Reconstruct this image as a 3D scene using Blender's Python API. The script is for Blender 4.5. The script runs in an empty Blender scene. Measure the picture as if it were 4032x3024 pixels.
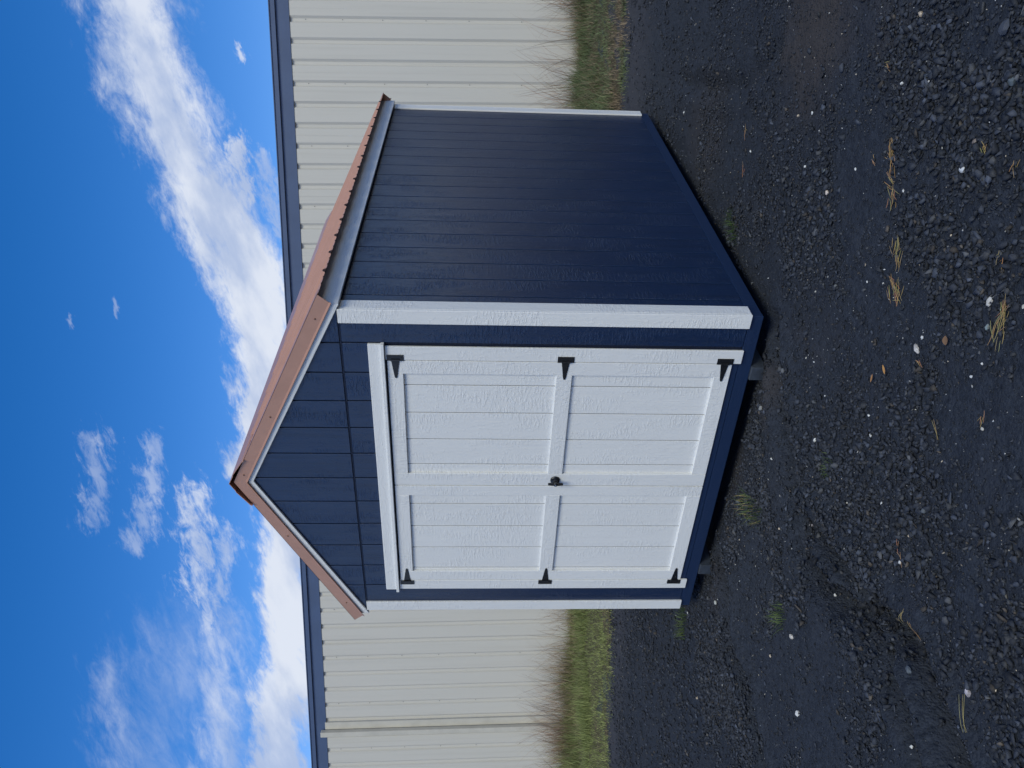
import bpy, bmesh, math, random
import numpy as np
from mathutils import Matrix, Vector
random.seed(7)
rng = np.random.default_rng(11)
scene = bpy.context.scene
COL = scene.collection
IN = 0.0254

# ------------------------------------------------------------------ camera (a phone held on its side: image right = down)
R_ = Vector((0.812745, 0.582526, 0.010386)); U_ = Vector((-0.039488, 0.037291, 0.998524)); F_ = Vector((-0.581279, 0.811956, -0.053311))
CAM = Vector((2.2143, -3.7688, 1.7071))
cd = bpy.data.cameras.new('camera'); cam = bpy.data.objects.new('camera', cd); COL.objects.link(cam)
cd.sensor_fit = 'HORIZONTAL'; cd.sensor_width = 36.0; cd.lens = 28.0; cd.clip_start = 0.05; cd.clip_end = 3000
M = Matrix.Identity(4)
for i in range(3):
    M[i][0] = -U_[i]; M[i][1] = R_[i]; M[i][2] = -F_[i]; M[i][3] = CAM[i]
cam.matrix_world = M
scene.camera = cam

# ------------------------------------------------------------------ light, sky, exposure
SUN_DIR = Vector((0.58, -0.70, 0.92)).normalized()
SUN_STRENGTH, SUN_ANGLE = 1.3, 28.0
SKY_STRENGTH = 0.074
EXPOSURE = 0.83
CLOUD = 0.575
sd = bpy.data.lights.new('sun', 'SUN'); sun = bpy.data.objects.new('sun', sd); COL.objects.link(sun)
sd.energy = SUN_STRENGTH; sd.angle = math.radians(SUN_ANGLE); sd.color = (1.0, 0.985, 0.785)
sun.rotation_euler = SUN_DIR.to_track_quat('Z', 'Y').to_euler()
vs = scene.view_settings
vs.view_transform = 'Standard'; vs.look = 'None'; vs.exposure = EXPOSURE; vs.gamma = 1.0; vs.use_curve_mapping = False

# ------------------------------------------------------------------ node helper
class NT:
    def __init__(s, tree): s.t = tree; s.n = tree.nodes; s.l = tree.links
    def new(s, kind, **kw):
        n = s.n.new(kind)
        for k, v in kw.items(): setattr(n, k, v)
        return n
    def put(s, sock, v):
        if isinstance(v, (int, float)): sock.default_value = v
        elif isinstance(v, (tuple, list)):
            sock.default_value = tuple(v) if len(sock.default_value) == len(v) else tuple(v) + (1.0,)
        else: s.l.new(v, sock)
    def m(s, op, a, b=0.0, c=0.0, clamp=False):
        n = s.new('ShaderNodeMath', operation=op, use_clamp=clamp)
        for i, v in enumerate((a, b, c)): s.put(n.inputs[i], v)
        return n.outputs[0]
    def v(s, op, a, b=(0, 0, 0), scale=None):
        n = s.new('ShaderNodeVectorMath', operation=op)
        s.put(n.inputs[0], a)
        if op != 'SCALE': s.put(n.inputs[1], b)
        if scale is not None: s.put(n.inputs['Scale'], scale)
        return n.outputs['Value'] if op in ('DOT_PRODUCT', 'LENGTH', 'DISTANCE') else n.outputs['Vector']
    def noise(s, vec, scale, detail=4, rough=0.55, dist=0.0):
        n = s.new('ShaderNodeTexNoise'); s.put(n.inputs['Vector'], vec)
        for k, x in (('Scale', scale), ('Detail', detail), ('Roughness', rough), ('Distortion', dist)): s.put(n.inputs[k], x)
        return n.outputs['Fac']
    def voro(s, vec, scale, feature='F1', out='Distance'):
        n = s.new('ShaderNodeTexVoronoi', feature=feature); s.put(n.inputs['Vector'], vec); s.put(n.inputs['Scale'], scale)
        return n.outputs[out]
    def ss(s, x, a, b, lo=0.0, hi=1.0):
        n = s.new('ShaderNodeMapRange', interpolation_type='SMOOTHSTEP')
        for i, v in enumerate((x, a, b, lo, hi)): s.put(n.inputs[i], v)
        return n.outputs[0]
    def mix(s, f, a, b, blend='MIX'):
        n = s.new('ShaderNodeMix', data_type='RGBA', blend_type=blend)
        s.put(n.inputs[0], f); s.put(n.inputs[6], a); s.put(n.inputs[7], b)
        return n.outputs[2]
    def xyz(s, a, b, c=0.0):
        n = s.new('ShaderNodeCombineXYZ')
        for i, v in enumerate((a, b, c)): s.put(n.inputs[i], v)
        return n.outputs[0]
    def sep(s, vec):
        n = s.new('ShaderNodeSeparateXYZ'); s.put(n.inputs[0], vec); return n.outputs
    def mapping(s, vec, scale=(1, 1, 1), rot=(0, 0, 0), loc=(0, 0, 0)):
        n = s.new('ShaderNodeMapping'); s.put(n.inputs['Vector'], vec)
        n.inputs['Scale'].default_value = scale; n.inputs['Rotation'].default_value = rot; n.inputs['Location'].default_value = loc
        return n.outputs[0]

# ------------------------------------------------------------------ world: Nishita sky + cloud banks fixed in world directions
w = bpy.data.worlds.new('World'); scene.world = w; w.use_nodes = True
w.node_tree.nodes.clear(); T = NT(w.node_tree)
sky = T.new('ShaderNodeTexSky', sky_type='NISHITA'); sky.sun_disc = False
sky.sun_elevation = math.asin(SUN_DIR.z); sky.sun_rotation = math.atan2(SUN_DIR.x, SUN_DIR.y)
sky.altitude = 200; sky.air_density = 1.0; sky.dust_density = 0.25; sky.ozone_density = 2.2
hs = T.new('ShaderNodeHueSaturation'); T.put(hs.inputs['Color'], sky.outputs[0]); hs.inputs['Saturation'].default_value = 1.42
skyc = T.v('MULTIPLY', T.v('SCALE', hs.outputs[0], scale=SKY_STRENGTH), (1.0, 0.885, 1.09))
d = T.v('NORMALIZE', T.new('ShaderNodeTexCoord').outputs['Generated'])
FH = (-0.582107, 0.813112, 0.0); RH = (0.813112, 0.582107, 0.0)
df = T.v('DOT_PRODUCT', d, FH); dr = T.v('DOT_PRODUCT', d, RH); dz = T.sep(d)[2]
front = T.ss(df, 0.25, 0.5)
dfs = T.m('MAXIMUM', df, 0.2)
a = T.m('DIVIDE', dr, dfs); b = T.m('DIVIDE', dz, dfs)
ab = T.xyz(a, b)
# ragged edges: warp, stretched along the drift of the clouds (down to the left)
st = T.mapping(ab, rot=(0, 0, -0.42))
st = T.mapping(st, scale=(1.0, 2.3, 1.0))
wx = T.m('SUBTRACT', T.noise(st, 9.0, 6, 0.6), 0.5); wy = T.m('SUBTRACT', T.noise(T.v('ADD', st, (7.3, 2.1, 4.0)), 9.0, 6, 0.6), 0.5)
abw = T.v('ADD', ab, T.xyz(T.m('MULTIPLY', wx, 0.07), T.m('MULTIPLY', wy, 0.06)))
n1 = T.m('ADD', T.m('SUBTRACT', T.noise(st, 11.0, 10, 0.66, 0.4), 0.5), T.m('MULTIPLY', T.m('SUBTRACT', T.noise(st, 42.0, 8, 0.7, 0.6), 0.5), 0.55))
CAPS = [  # a0, b0, a1, b1, radius, opacity, softness
 (0.556,0.438,0.432,0.409,0.078,.95,1.0),(0.432,0.409,0.353,0.384,0.074,.95,.95),(0.353,0.384,0.241,0.335,0.062,.97,.85),
 (0.241,0.335,0.128,0.272,0.064,1,.75),(0.128,0.268,0.014,0.250,0.062,1,.65),(0.014,0.25,-0.101,0.245,0.05,1,.5),
 (-0.10,0.232,-0.273,0.220,0.040,1,.6),(-0.273,0.222,-0.376,0.214,0.046,1,.6),(-0.376,0.225,-0.56,0.232,0.05,.95,.6),
 (-0.138,0.342,-0.261,0.327,0.030,.78,1.5),(-0.187,0.297,-0.301,0.31,0.023,.65,1.4),(-0.318,0.307,-0.54,0.295,0.055,.72,1.6),
 (-0.074,0.453,-0.167,0.459,0.024,.42,1.3),(-0.084,0.39,-0.195,0.40,0.022,.45,1.3),(0.41,0.289,0.399,0.281,0.010,.75,1.0),
 (0.293,0.292,0.225,0.272,0.020,.92,1.1),(0.283,0.258,0.18,0.235,0.016,.6,1.2),(0.102,0.429,0.08,0.429,0.006,.35,1),
 (0.079,0.489,0.068,0.486,0.005,.3,1),(-0.37,0.437,-0.50,0.408,0.042,.5,1.7),(-0.32,0.34,-0.50,0.40,0.085,.42,2.0)]
n2 = T.m('ADD', T.m('SUBTRACT', T.noise(st, 30.0, 9, 0.66, 0.6), 0.5), T.m('MULTIPLY', T.m('SUBTRACT', T.noise(st, 95.0, 6, 0.7, 0.5), 0.5), 0.5))
dens = None
for (x0, y0, x1, y1, r, op, soft) in CAPS:
    ex, ey = x1 - x0, y1 - y0; L2 = ex * ex + ey * ey
    pa = T.v('SUBTRACT', abw, (x0, y0, 0))
    h = T.m('DIVIDE', T.v('DOT_PRODUCT', pa, (ex, ey, 0)), L2, clamp=True)
    dist = T.v('LENGTH', T.v('SUBTRACT', pa, T.v('SCALE', (ex, ey, 0), scale=h)))
    val = T.m('SUBTRACT', 1.0, T.m('DIVIDE', dist, r))
    val = T.m('ADD', val, T.m('MULTIPLY', n1 if r > .036 else n2, (1.55 if op > .9 else 2.5) if r > .036 else 3.4))
    dd = T.m('MULTIPLY', T.ss(val, 0.0, soft), op)
    dens = dd if dens is None else T.m('MAXIMUM', dens, dd)
# the rest of the sky carries scattered cloud of the same kind
g = T.noise(T.mapping(d, scale=(1, 1, 2.2)), 2.6, 8, 0.58, 0.2)
gen = T.m('MULTIPLY', T.ss(g, 0.50, 0.66), 0.9)
outer = T.m('MAXIMUM', T.m('SUBTRACT', 1.0, front), T.m('MAXIMUM', T.ss(T.m('ABSOLUTE', a), 0.6, 0.9), T.ss(b, 0.75, 1.0)))
dens = T.m('MAXIMUM', T.m('MULTIPLY', dens, front), T.m('MULTIPLY', gen, outer))
shade = T.noise(T.v('ADD', st, (3.1, 8.0, 0)), 6.0, 6, 0.55)
lit = T.ss(shade, 0.38, 0.62)
cc = T.mix(lit, (0.46 * CLOUD / .62, 0.565 * CLOUD / .62, 0.80 * CLOUD / .62), (0.78 * CLOUD / .62, 0.84 * CLOUD / .62, 0.96 * CLOUD / .62))
cc = T.v('SCALE', cc, scale=CLOUD)
fin = T.mix(dens, skyc, cc)
bg = T.new('ShaderNodeBackground'); T.put(bg.inputs[0], fin); bg.inputs[1].default_value = 1.0
T.l.new(bg.outputs[0], T.new('ShaderNodeOutputWorld').inputs[0])

# ------------------------------------------------------------------ materials
def mat(name, rough=0.5, spec=0.5, metal=0.0):
    m = bpy.data.materials.new(name); m.use_nodes = True; m.node_tree.nodes.clear()
    t = NT(m.node_tree); p = t.new('ShaderNodeBsdfPrincipled')
    p.inputs['Roughness'].default_value = rough; p.inputs['Specular IOR Level'].default_value = spec; p.inputs['Metallic'].default_value = metal
    t.l.new(p.outputs[0], t.new('ShaderNodeOutputMaterial').inputs[0])
    return m, t, p
def bump(t, p, h, strength, dist):
    n = t.new('ShaderNodeBump'); n.inputs['Strength'].default_value = strength; n.inputs['Distance'].default_value = dist
    t.put(n.inputs['Height'], h); t.l.new(n.outputs[0], p.inputs['Normal'])
def objco(t):
    co = t.new('ShaderNodeTexCoord').outputs['Object']
    rnd = t.new('ShaderNodeObjectInfo').outputs['Random']
    return t.v('ADD', co, t.v('SCALE', (31.0, 17.0, 23.0), scale=rnd)), rnd

def wood_paint(name, color, roty=0.0, rotz=0.0, rough=0.5, depth=1.0, spec=0.5, streak=0.05):
    """painted engineered-wood board: embossed grain that runs along local Z turned by roty (about Y) / rotz"""
    m, t, p = mat(name, rough, spec)
    co, rnd = objco(t)
    co = t.mapping(co, rot=(rotz, roty, 0))
    g1 = t.noise(t.mapping(co, scale=(52, 52, 4)), 1.0, 4, 0.6, 0.8)
    low = t.noise(t.mapping(co, scale=(9, 9, 1.3)), 1.0, 2, 0.5, 0.4)
    rings = t.m('MULTIPLY_ADD', t.m('SINE', t.m('MULTIPLY', low, 70.0)), 0.5, 0.5)
    mk = t.ss(t.noise(t.mapping(co, scale=(5, 5, 1.6)), 1.0, 2), 0.48, 0.62)
    saw = t.ss(t.noise(t.mapping(co, scale=(22, 22, 78)), 1.0, 3, 0.6, 0.4), 0.45, 0.62)
    mk2 = t.ss(t.noise(t.mapping(co, scale=(7, 7, 2.2), loc=(5, 2, 9)), 1.0, 3), 0.46, 0.6)
    fleck = t.ss(t.noise(t.mapping(co, scale=(55, 55, 22), loc=(1, 2, 3)), 1.0, 3, 0.65, 1.0), 0.5, 0.7)
    h = t.m('ADD', t.m('MULTIPLY', g1, 0.5), t.m('MULTIPLY', t.m('MULTIPLY', rings, mk), 0.20))
    h = t.m('ADD', h, t.m('MULTIPLY', t.m('MULTIPLY', saw, mk2), 0.46))
    h = t.m('ADD', h, t.m('MULTIPLY', fleck, 0.32))
    bump(t, p, h, 0.85, 0.0025 * depth)
    f = t.noise(co, 1.1, 3)
    gs = t.ss(t.noise(t.mapping(co, scale=(34, 34, 1.1), loc=(3, 1, 4)), 1.0, 4, 0.65), .4, .75)
    k = t.m('ADD', t.m('ADD', t.m('MULTIPLY', f, 0.14), t.m('MULTIPLY', rnd, 0.06)), t.m('MULTIPLY', gs, streak))
    t.put(p.inputs['Base Color'], t.mix(k, color, tuple(c * 0.55 for c in color)))
    t.put(p.inputs['Roughness'], t.m('MULTIPLY_ADD', g1, 0.22, rough - 0.11))
    return m
WHITE = (0.80, 0.80, 0.78); NAVY = (0.0066, 0.0222, 0.069)
RAKE = math.atan(0.4964)
W_Z = wood_paint('white_board_upright', WHITE); W_X = wood_paint('white_board_level', WHITE, roty=math.pi / 2)
W_Y = wood_paint('white_board_deep', WHITE, rotz=math.pi / 2)
W_R1 = wood_paint('white_board_slope_right', WHITE, roty=math.pi / 2 - RAKE); W_R2 = wood_paint('white_board_slope_left', WHITE, roty=math.pi / 2 + RAKE)
N_Z = wood_paint('navy_siding', NAVY, rough=0.33, spec=0.78, streak=0.6, depth=.9); N_X = wood_paint('navy_rim', NAVY, roty=math.pi / 2, rough=0.5, depth=.6); N_Y = wood_paint('navy_rim_side', NAVY, rotz=math.pi / 2, rough=0.5, depth=.6)
N_BACK = wood_paint('navy_backing', (0.006, 0.012, 0.034), rough=0.6)
W_BACK = wood_paint('white_backing', (0.34, 0.35, 0.37), rough=0.6)

def plain(name, color, rough=0.5, spec=0.5, metal=0.0, nz=0.15, scale=30.0, bstr=0.0, bdist=0.001, bscale=200.0):
    m, t, p = mat(name, rough, spec, metal)
    co, rnd = objco(t)
    f = t.noise(co, scale, 4, 0.6)
    t.put(p.inputs['Base Color'], t.mix(t.ss(f, 0.3, 0.75), color, tuple(c * (1 - 2 * nz) for c in color)))
    t.put(p.inputs['Roughness'], t.m('MULTIPLY_ADD', f, 0.2, rough - 0.1))
    if bstr: bump(t, p, t.noise(co, bscale, 3), bstr, bdist)
    return m
COPPER = plain('copper_painted_steel', (0.52, 0.275, 0.185), 0.34, 0.7, 0.2, 0.06, 4, 0.12, 0.004, 6)
BLACK = plain('black_hardware', (0.012, 0.013, 0.016), 0.30, 0.5, 0, 0.1, 60, 0.2, 0.0005, 400)
STEEL = plain('bright_steel', (0.55, 0.56, 0.58), 0.28, 0.5, 1.0, 0.05)
SCREW = plain('copper_screw_head', (0.26, 0.14, 0.10), 0.45, 0.5, 0.3)
SKID = plain('treated_timber', (0.045, 0.056, 0.075), 0.75, 0.3, 0, 0.2, 14, 0.4, 0.002, 60)
FASC = plain('blue_steel_trim', (0.072, 0.108, 0.200), 0.5, 0.4, 0.0, 0.06, 2)
SPOUT = plain('beige_downspout', (0.57, 0.54, 0.465), 0.5, 0.4, 0, 0.08, 3)

# warehouse cladding: warm off-white steel, rain streaks, splash dirt near the ground
CLAD, t, p = mat('off_white_cladding', 0.46, 0.45)
co = t.new('ShaderNodeTexCoord').outputs['Object']; rnd = t.new('ShaderNodeObjectInfo').outputs['Random']
cov = t.v('ADD', co, t.xyz(t.m('MULTIPLY', rnd, 40.0), 0.0, 0.0))
streak = t.noise(t.mapping(cov, scale=(14, 3, 0.35)), 1.0, 4, 0.6)
splash = t.noise(t.mapping(cov, scale=(2.2, 2, 1.4)), 1.0, 5, 0.62)
zz = t.sep(co)[2]
dirt = t.m('MULTIPLY', t.ss(t.m('ADD', t.m('MULTIPLY', splash, 1.5), t.m('MULTIPLY', zz, -0.8)), 2.05, 3.0), 0.65)  # z runs from the panel's middle
c = t.mix(t.ss(streak, 0.45, 0.8), (0.575, 0.55, 0.49), (0.53, 0.505, 0.445))
c = t.mix(dirt, c, (0.44, 0.385, 0.29))
t.put(p.inputs['Base Color'], c)
bump(t, p, t.noise(t.mapping(cov, scale=(1.5, 1.5, 0.8)), 1.0, 2), 0.25, 0.012)

# ------------------------------------------------------------------ object helpers
WL = {}
def tag(o, label=None, cat=None, group=None, kind=None):
    for k, v in (('label', label), ('category', cat), ('group', group), ('kind', kind)):
        if v: o[k] = v
    return o
def empty(name, loc, label=None, cat=None, group=None):
    o = bpy.data.objects.new(name, None); COL.objects.link(o); o.location = loc; o.empty_display_size = 0.1
    WL[o.name] = Vector((0, 0, 0)); return tag(o, label, cat, group)
def put(name, verts, faces, m, parent=None, smooth=False, origin=None):
    """one mesh object; verts are in the parent thing's space; origin at the middle of its box"""
    v = np.asarray(verts, dtype=float)
    c = Vector(((v.min(0) + v.max(0)) / 2)) if origin is None else Vector(origin)
    me = bpy.data.meshes.new(name)
    me.from_pydata([tuple(x) for x in (v - np.array(c))], [], faces); me.materials.append(m)
    if smooth:
        for f in me.polygons: f.use_smooth = True
    o = bpy.data.objects.new(name, me); COL.objects.link(o)
    if parent:
        o.parent = parent; o.location = c - WL[parent.name]
    else: o.location = c
    WL[o.name] = c
    return o
def dup(o, parent, shift, name=None):
    n = o.copy(); COL.objects.link(n); n.parent = parent
    WL[n.name] = WL[o.name] + Vector(shift); n.location = WL[n.name] - WL[parent.name]
    return n
def prism(poly, axis, a0, a1):
    """poly: 2D outline in the two other axes (cyclic order x->y->z), extruded along axis"""
    n = len(poly); vs_ = []
    for s in (a0, a1):
        for (p0, p1) in poly:
            q = [0, 0, 0]; q[axis] = s; o2 = [i for i in range(3) if i != axis]; q[o2[0]] = p0; q[o2[1]] = p1; vs_.append(q)
    area = sum(poly[i][0] * poly[(i + 1) % n][1] - poly[(i + 1) % n][0] * poly[i][1] for i in range(n))
    flip = (area > 0) != (axis != 1)          # keep normals outward
    fs = [tuple(range(n))[::-1], tuple(range(n, 2 * n))] + [(i, (i + 1) % n, n + (i + 1) % n, n + i) for i in range(n)]
    if (area < 0) != (axis == 1): fs = [f[::-1] for f in fs]
    return vs_, fs
def chamf(vs_, fs, bev):
    bm = bmesh.new(); vv = [bm.verts.new(v) for v in vs_]
    for f in fs: bm.faces.new([vv[i] for i in f])
    bmesh.ops.recalc_face_normals(bm, faces=bm.faces)
    bmesh.ops.bevel(bm, geom=list(bm.edges), offset=bev, segments=1, affect='EDGES', clamp_overlap=True)
    bm.verts.index_update()
    out = [tuple(v.co) for v in bm.verts], [tuple(v.index for v in f.verts) for f in bm.faces]
    bm.free(); return out
def box(x0, x1, y0, y1, z0, z1):
    return prism([(x0, y0), (x1, y0), (x1, y1), (x0, y1)], 2, z0, z1)
def bx(name, x0, x1, y0, y1, z0, z1, m, parent, bev=0.002):
    vs_, fs = box(min(x0, x1), max(x0, x1), min(y0, y1), max(y0, y1), min(z0, z1), max(z0, z1))
    if bev: vs_, fs = chamf(vs_, fs, bev)
    return put(name, vs_, fs, m, parent)
def poly_y(name, poly, y0, y1, m, parent, bev=0.0015):
    vs_, fs = prism(poly, 1, y0, y1)
    vs_, fs = chamf(vs_, fs, bev) if bev else (vs_, fs)
    return put(name, vs_, fs, m, parent)
def join(*parts):
    V, Fc = [], []
    for vs_, fs in parts:
        o = len(V); V += [tuple(v) for v in vs_]; Fc += [tuple(i + o for i in f) for f in fs]
    return V, Fc
def bulk(name, verts, nper, faces, cols, m, tris=True):
    """large numpy mesh: verts (N,3), faces (M,3) ints, per-vertex colours"""
    me = bpy.data.meshes.new(name)
    verts = np.ascontiguousarray(verts, dtype=np.float32); faces = np.ascontiguousarray(faces, dtype=np.int32)
    k = faces.shape[1]
    me.vertices.add(len(verts)); me.vertices.foreach_set('co', verts.ravel())
    me.loops.add(faces.size); me.loops.foreach_set('vertex_index', faces.ravel())
    me.polygons.add(len(faces)); me.polygons.foreach_set('loop_start', np.arange(0, faces.size, k, dtype=np.int32))
    me.update(calc_edges=True)
    if cols is not None:
        at = me.attributes.new('Col', 'FLOAT_COLOR', 'POINT')
        at.data.foreach_set('color', np.concatenate([cols, np.ones((len(cols), 1))], 1).astype(np.float32).ravel())
    me.materials.append(m)
    o = bpy.data.objects.new(name, me); COL.objects.link(o); return o

# ------------------------------------------------------------------ ground height
def vnoise(x, y, seed=0):
    xi = np.floor(x).astype(np.int64); yi = np.floor(y).astype(np.int64); fx = x - xi; fy = y - yi
    fx = fx * fx * (3 - 2 * fx); fy = fy * fy * (3 - 2 * fy)
    def hsh(i, j):
        n = (i * 374761393 + j * 668265263 + seed * 982451653) & 0x7fffffff
        n = ((n ^ (n >> 13)) * 1274126177) & 0x7fffffff
        return ((n ^ (n >> 16)) & 0xffff) / 65535.0
    return (hsh(xi, yi) * (1 - fx) + hsh(xi + 1, yi) * fx) * (1 - fy) + (hsh(xi, yi + 1) * (1 - fx) + hsh(xi + 1, yi + 1) * fx) * fy
def fbm(x, y, s, octv=4, seed=0):
    o = 0; amp = 0.5
    for k in range(octv): o = o + amp * vnoise(x * s, y * s, seed + k); s *= 2.03; amp *= 0.5
    return o
def segdist(x, y, pl):
    best = np.full(np.shape(x), 1e9)
    for (x0, y0), (x1, y1) in zip(pl[:-1], pl[1:]):
        ex, ey = x1 - x0, y1 - y0; h = np.clip(((x - x0) * ex + (y - y0) * ey) / (ex * ex + ey * ey), 0, 1)
        best = np.minimum(best, np.hypot(x - x0 - h * ex, y - y0 - h * ey))
    return best
RUTS = [([(-0.10,0.02),(-0.159,-0.077),(-0.275,-0.225),(-0.389,-0.41),(-0.466,-0.567),(-0.565,-0.794),(-0.73,-1.03),(-0.76,-1.169),(-0.705,-1.369),(-0.603,-1.576),(-0.567,-1.737),(-0.554,-1.87),(-0.57,-2.046),(-0.626,-2.219),(-.7,-2.5)], .15),
        ([(-1.879,-0.02),(-1.856,-0.272),(-1.9,-0.398),(-2.001,-0.501),(-2.082,-0.62),(-2.079,-0.795),(-2.077,-1.005),(-2.168,-1.309),(-2.3,-1.7)], .14),
        ([(-0.56,-1.05),(-0.562,-1.229),(-0.515,-1.41),(-0.472,-1.605),(-0.406,-1.787),(-0.337,-1.946),(-0.34,-2.067),(-0.364,-2.224),(-0.394,-2.357),(-.45,-2.6)], .15),
        ([(1.2,0.9),(0.9,1.3),(0.7,1.9),(0.5,2.9)], .035)]
TH = math.radians(-24.0); NW = np.array([math.sin(TH), math.cos(TH)]); TW = np.array([math.cos(TH), -math.sin(TH)])
def smooth01(x, a_, b_):
    q = np.clip((x - a_) / (b_ - a_), 0, 1); return q * q * (3 - 2 * q)
def hgt(x, y):
    x = np.asarray(x, float); y = np.asarray(y, float)
    tt = x * TW[0] + y * TW[1]; nn = x * NW[0] + y * NW[1]
    h = 0.0208 * np.clip(tt, -12, 6) * (0.25 + 0.75 * smooth01(nn, 1.0, 5.0))
    near = 1 - smooth01(np.hypot(x - 1, y + 1), 7, 12)
    h = h + (fbm(x, y, 1.6, 4, 3) - 0.47) * 0.075 * near + (fbm(x, y, 9, 3, 9) - 0.44) * 0.03 * near
    for pl, dep in RUTS:
        dd = segdist(x, y, pl) + (fbm(x, y, 12, 2, 5) - .4) * .05
        h = h - dep * np.exp(-(dd / 0.052) ** 2) + dep * 0.26 * np.exp(-((dd - 0.13) / 0.05) ** 2)
    foot = np.maximum(np.maximum(-x - 2.5, x), np.maximum(-y, y - 3.74))       # distance to the shed's footprint
    k = 1 - smooth01(foot, -0.30, 0.20)
    h = h * (1 - 0.85 * k) - 0.055 * k
    return h

# ------------------------------------------------------------------ ground sheet
def axis(lo, hi, f0, f1, step):
    fine = np.arange(f0, f1 + step / 2, step)
    left = [f0]; s = step
    while left[-1] > lo: s *= 1.25; left.append(left[-1] - s)
    right = [f1]; s = step
    while right[-1] < hi: s *= 1.25; right.append(right[-1] + s)
    return np.concatenate([np.array(left[1:])[::-1], fine, np.array(right[1:])])
gx = axis(-400, 400, -4.6, 3.0, 0.025); gy = axis(-400, 400, -3.2, 3.4, 0.025)
X, Y = np.meshgrid(gx, gy); Z = hgt(X, Y)
nx, ny = len(gx), len(gy)
ii = (np.arange(ny - 1)[:, None] * nx + np.arange(nx - 1)[None, :]).ravel()
gf = np.stack([ii, ii + 1, ii + 1 + nx, ii + nx], 1)
GROUND, t, p = mat('charcoal_gravel_ground', 0.85, 0.25)
co = t.new('ShaderNodeTexCoord').outputs['Object']
v1 = t.voro(co, 95.0, out='Color'); v2 = t.voro(co, 38.0, out='Color')
d1 = t.voro(co, 95.0); d2 = t.voro(co, 38.0)
big = t.noise(co, 0.9, 5, 0.55); mid = t.noise(co, 4.5, 5, 0.6)
tone = t.m('ADD', t.m('MULTIPLY', t.sep(v1)[0], 0.5), t.m('MULTIPLY', t.sep(v2)[1], 0.5))
c = t.mix(tone, (0.012, 0.0158, 0.024), (0.035, 0.0425, 0.058))
c = t.mix(t.m('MULTIPLY', t.ss(mid, 0.44, 0.66), 0.55), c, (0.028, 0.033, 0.045))
# brown earth showing through in patches
def blob(x, y, r, k=1.0):
    return t.m('MULTIPLY', t.ss(t.m('ADD', t.v('DISTANCE', co, (x, y, 0)), t.m('MULTIPLY', t.m('SUBTRACT', mid, .5), r * 1.2)), r * 1.2, r * 0.25), k)
earth = t.m('MULTIPLY', t.ss(big, 0.58, 0.72), 0.35)
for q in ((1.42, 0.42, 0.52, .9), (-1.2, 0.10, 0.30, .6), (-0.45, -0.12, 0.22, .6), (0.35, 1.95, 0.5, .4), (-2.1, -0.15, .25, .45)): earth = t.m('MAXIMUM', earth, blob(*q))
c = t.mix(earth, c, (0.050, 0.044, 0.043))
# paler compacted strip along the grass verge
nn = t.v('DOT_PRODUCT', co, (float(NW[0]), float(NW[1]), 0)); 
strip = t.ss(t.m('ADD', nn, t.m('MULTIPLY', t.m('SUBTRACT', mid, .5), 1.0)), 3.2, 4.4)
c = t.mix(t.m('MULTIPLY', strip, .75), c, (0.050, 0.051, 0.062))
t.put(p.inputs['Base Color'], c)
hh = t.m('ADD', t.m('MULTIPLY', d1, -0.45), t.m('MULTIPLY', d2, -0.55))
hh = t.m('ADD', hh, t.m('MULTIPLY', t.noise(co, 60, 4, .7), .8))
bump(t, p, hh, 0.9, 0.012)
go = bulk('ground', np.stack([X.ravel(), Y.ravel(), Z.ravel()], 1), 4, gf, None, GROUND)
go.data.polygons.foreach_set('use_smooth', np.ones(len(go.data.polygons), bool))
tag(go, kind='structure')

# ------------------------------------------------------------------ garden shed
ZB = 0.135                                   # trim bottoms above the ground
shed = empty('garden_shed', (0, 0, 0), 'navy blue gabled garden shed with white double doors and copper metal roof', 'shed')
W, L = 2.512, 3.742; XC = -1.256
ZT = ZB + 2.295; SEAM = ZB + 2.300
def under(x): return ZB + 2.297 + 0.4964 * (XC * -1 - abs(x - XC))   # underside line of the rake boards
YW = 0.016                                   # siding face
# inner walls the planks are nailed to
for nm, a_ in (('wall', (-W + .03, -.03, YW + .010, .05, ZB + .01, SEAM + .02)), ('wall', (-W + .03, -.03, L - .05, L - .010, ZB + .01, SEAM + .02)),
               ('wall', (-.05, -.0265, .051, L - .051, ZB + .01, ZB + 2.36)), ('wall', (-W + .0265, -W + .05, .051, L - .051, ZB + .01, ZB + 2.36))):
    bx(nm, *a_, N_BACK, shed, 0)
for y0 in (YW + .008, L - .04):
    poly_y('gable_wall', [(-W + .05, SEAM + .021), (-.05, SEAM + .021), (XC, under(XC) + .03)], y0, y0 + .03, N_BACK, shed, 0)
# floor deck
bx('floor', -W + .05, -.05, .06, L - .06, ZB - .02, ZB + .009, SKID, shed, 0)
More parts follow.
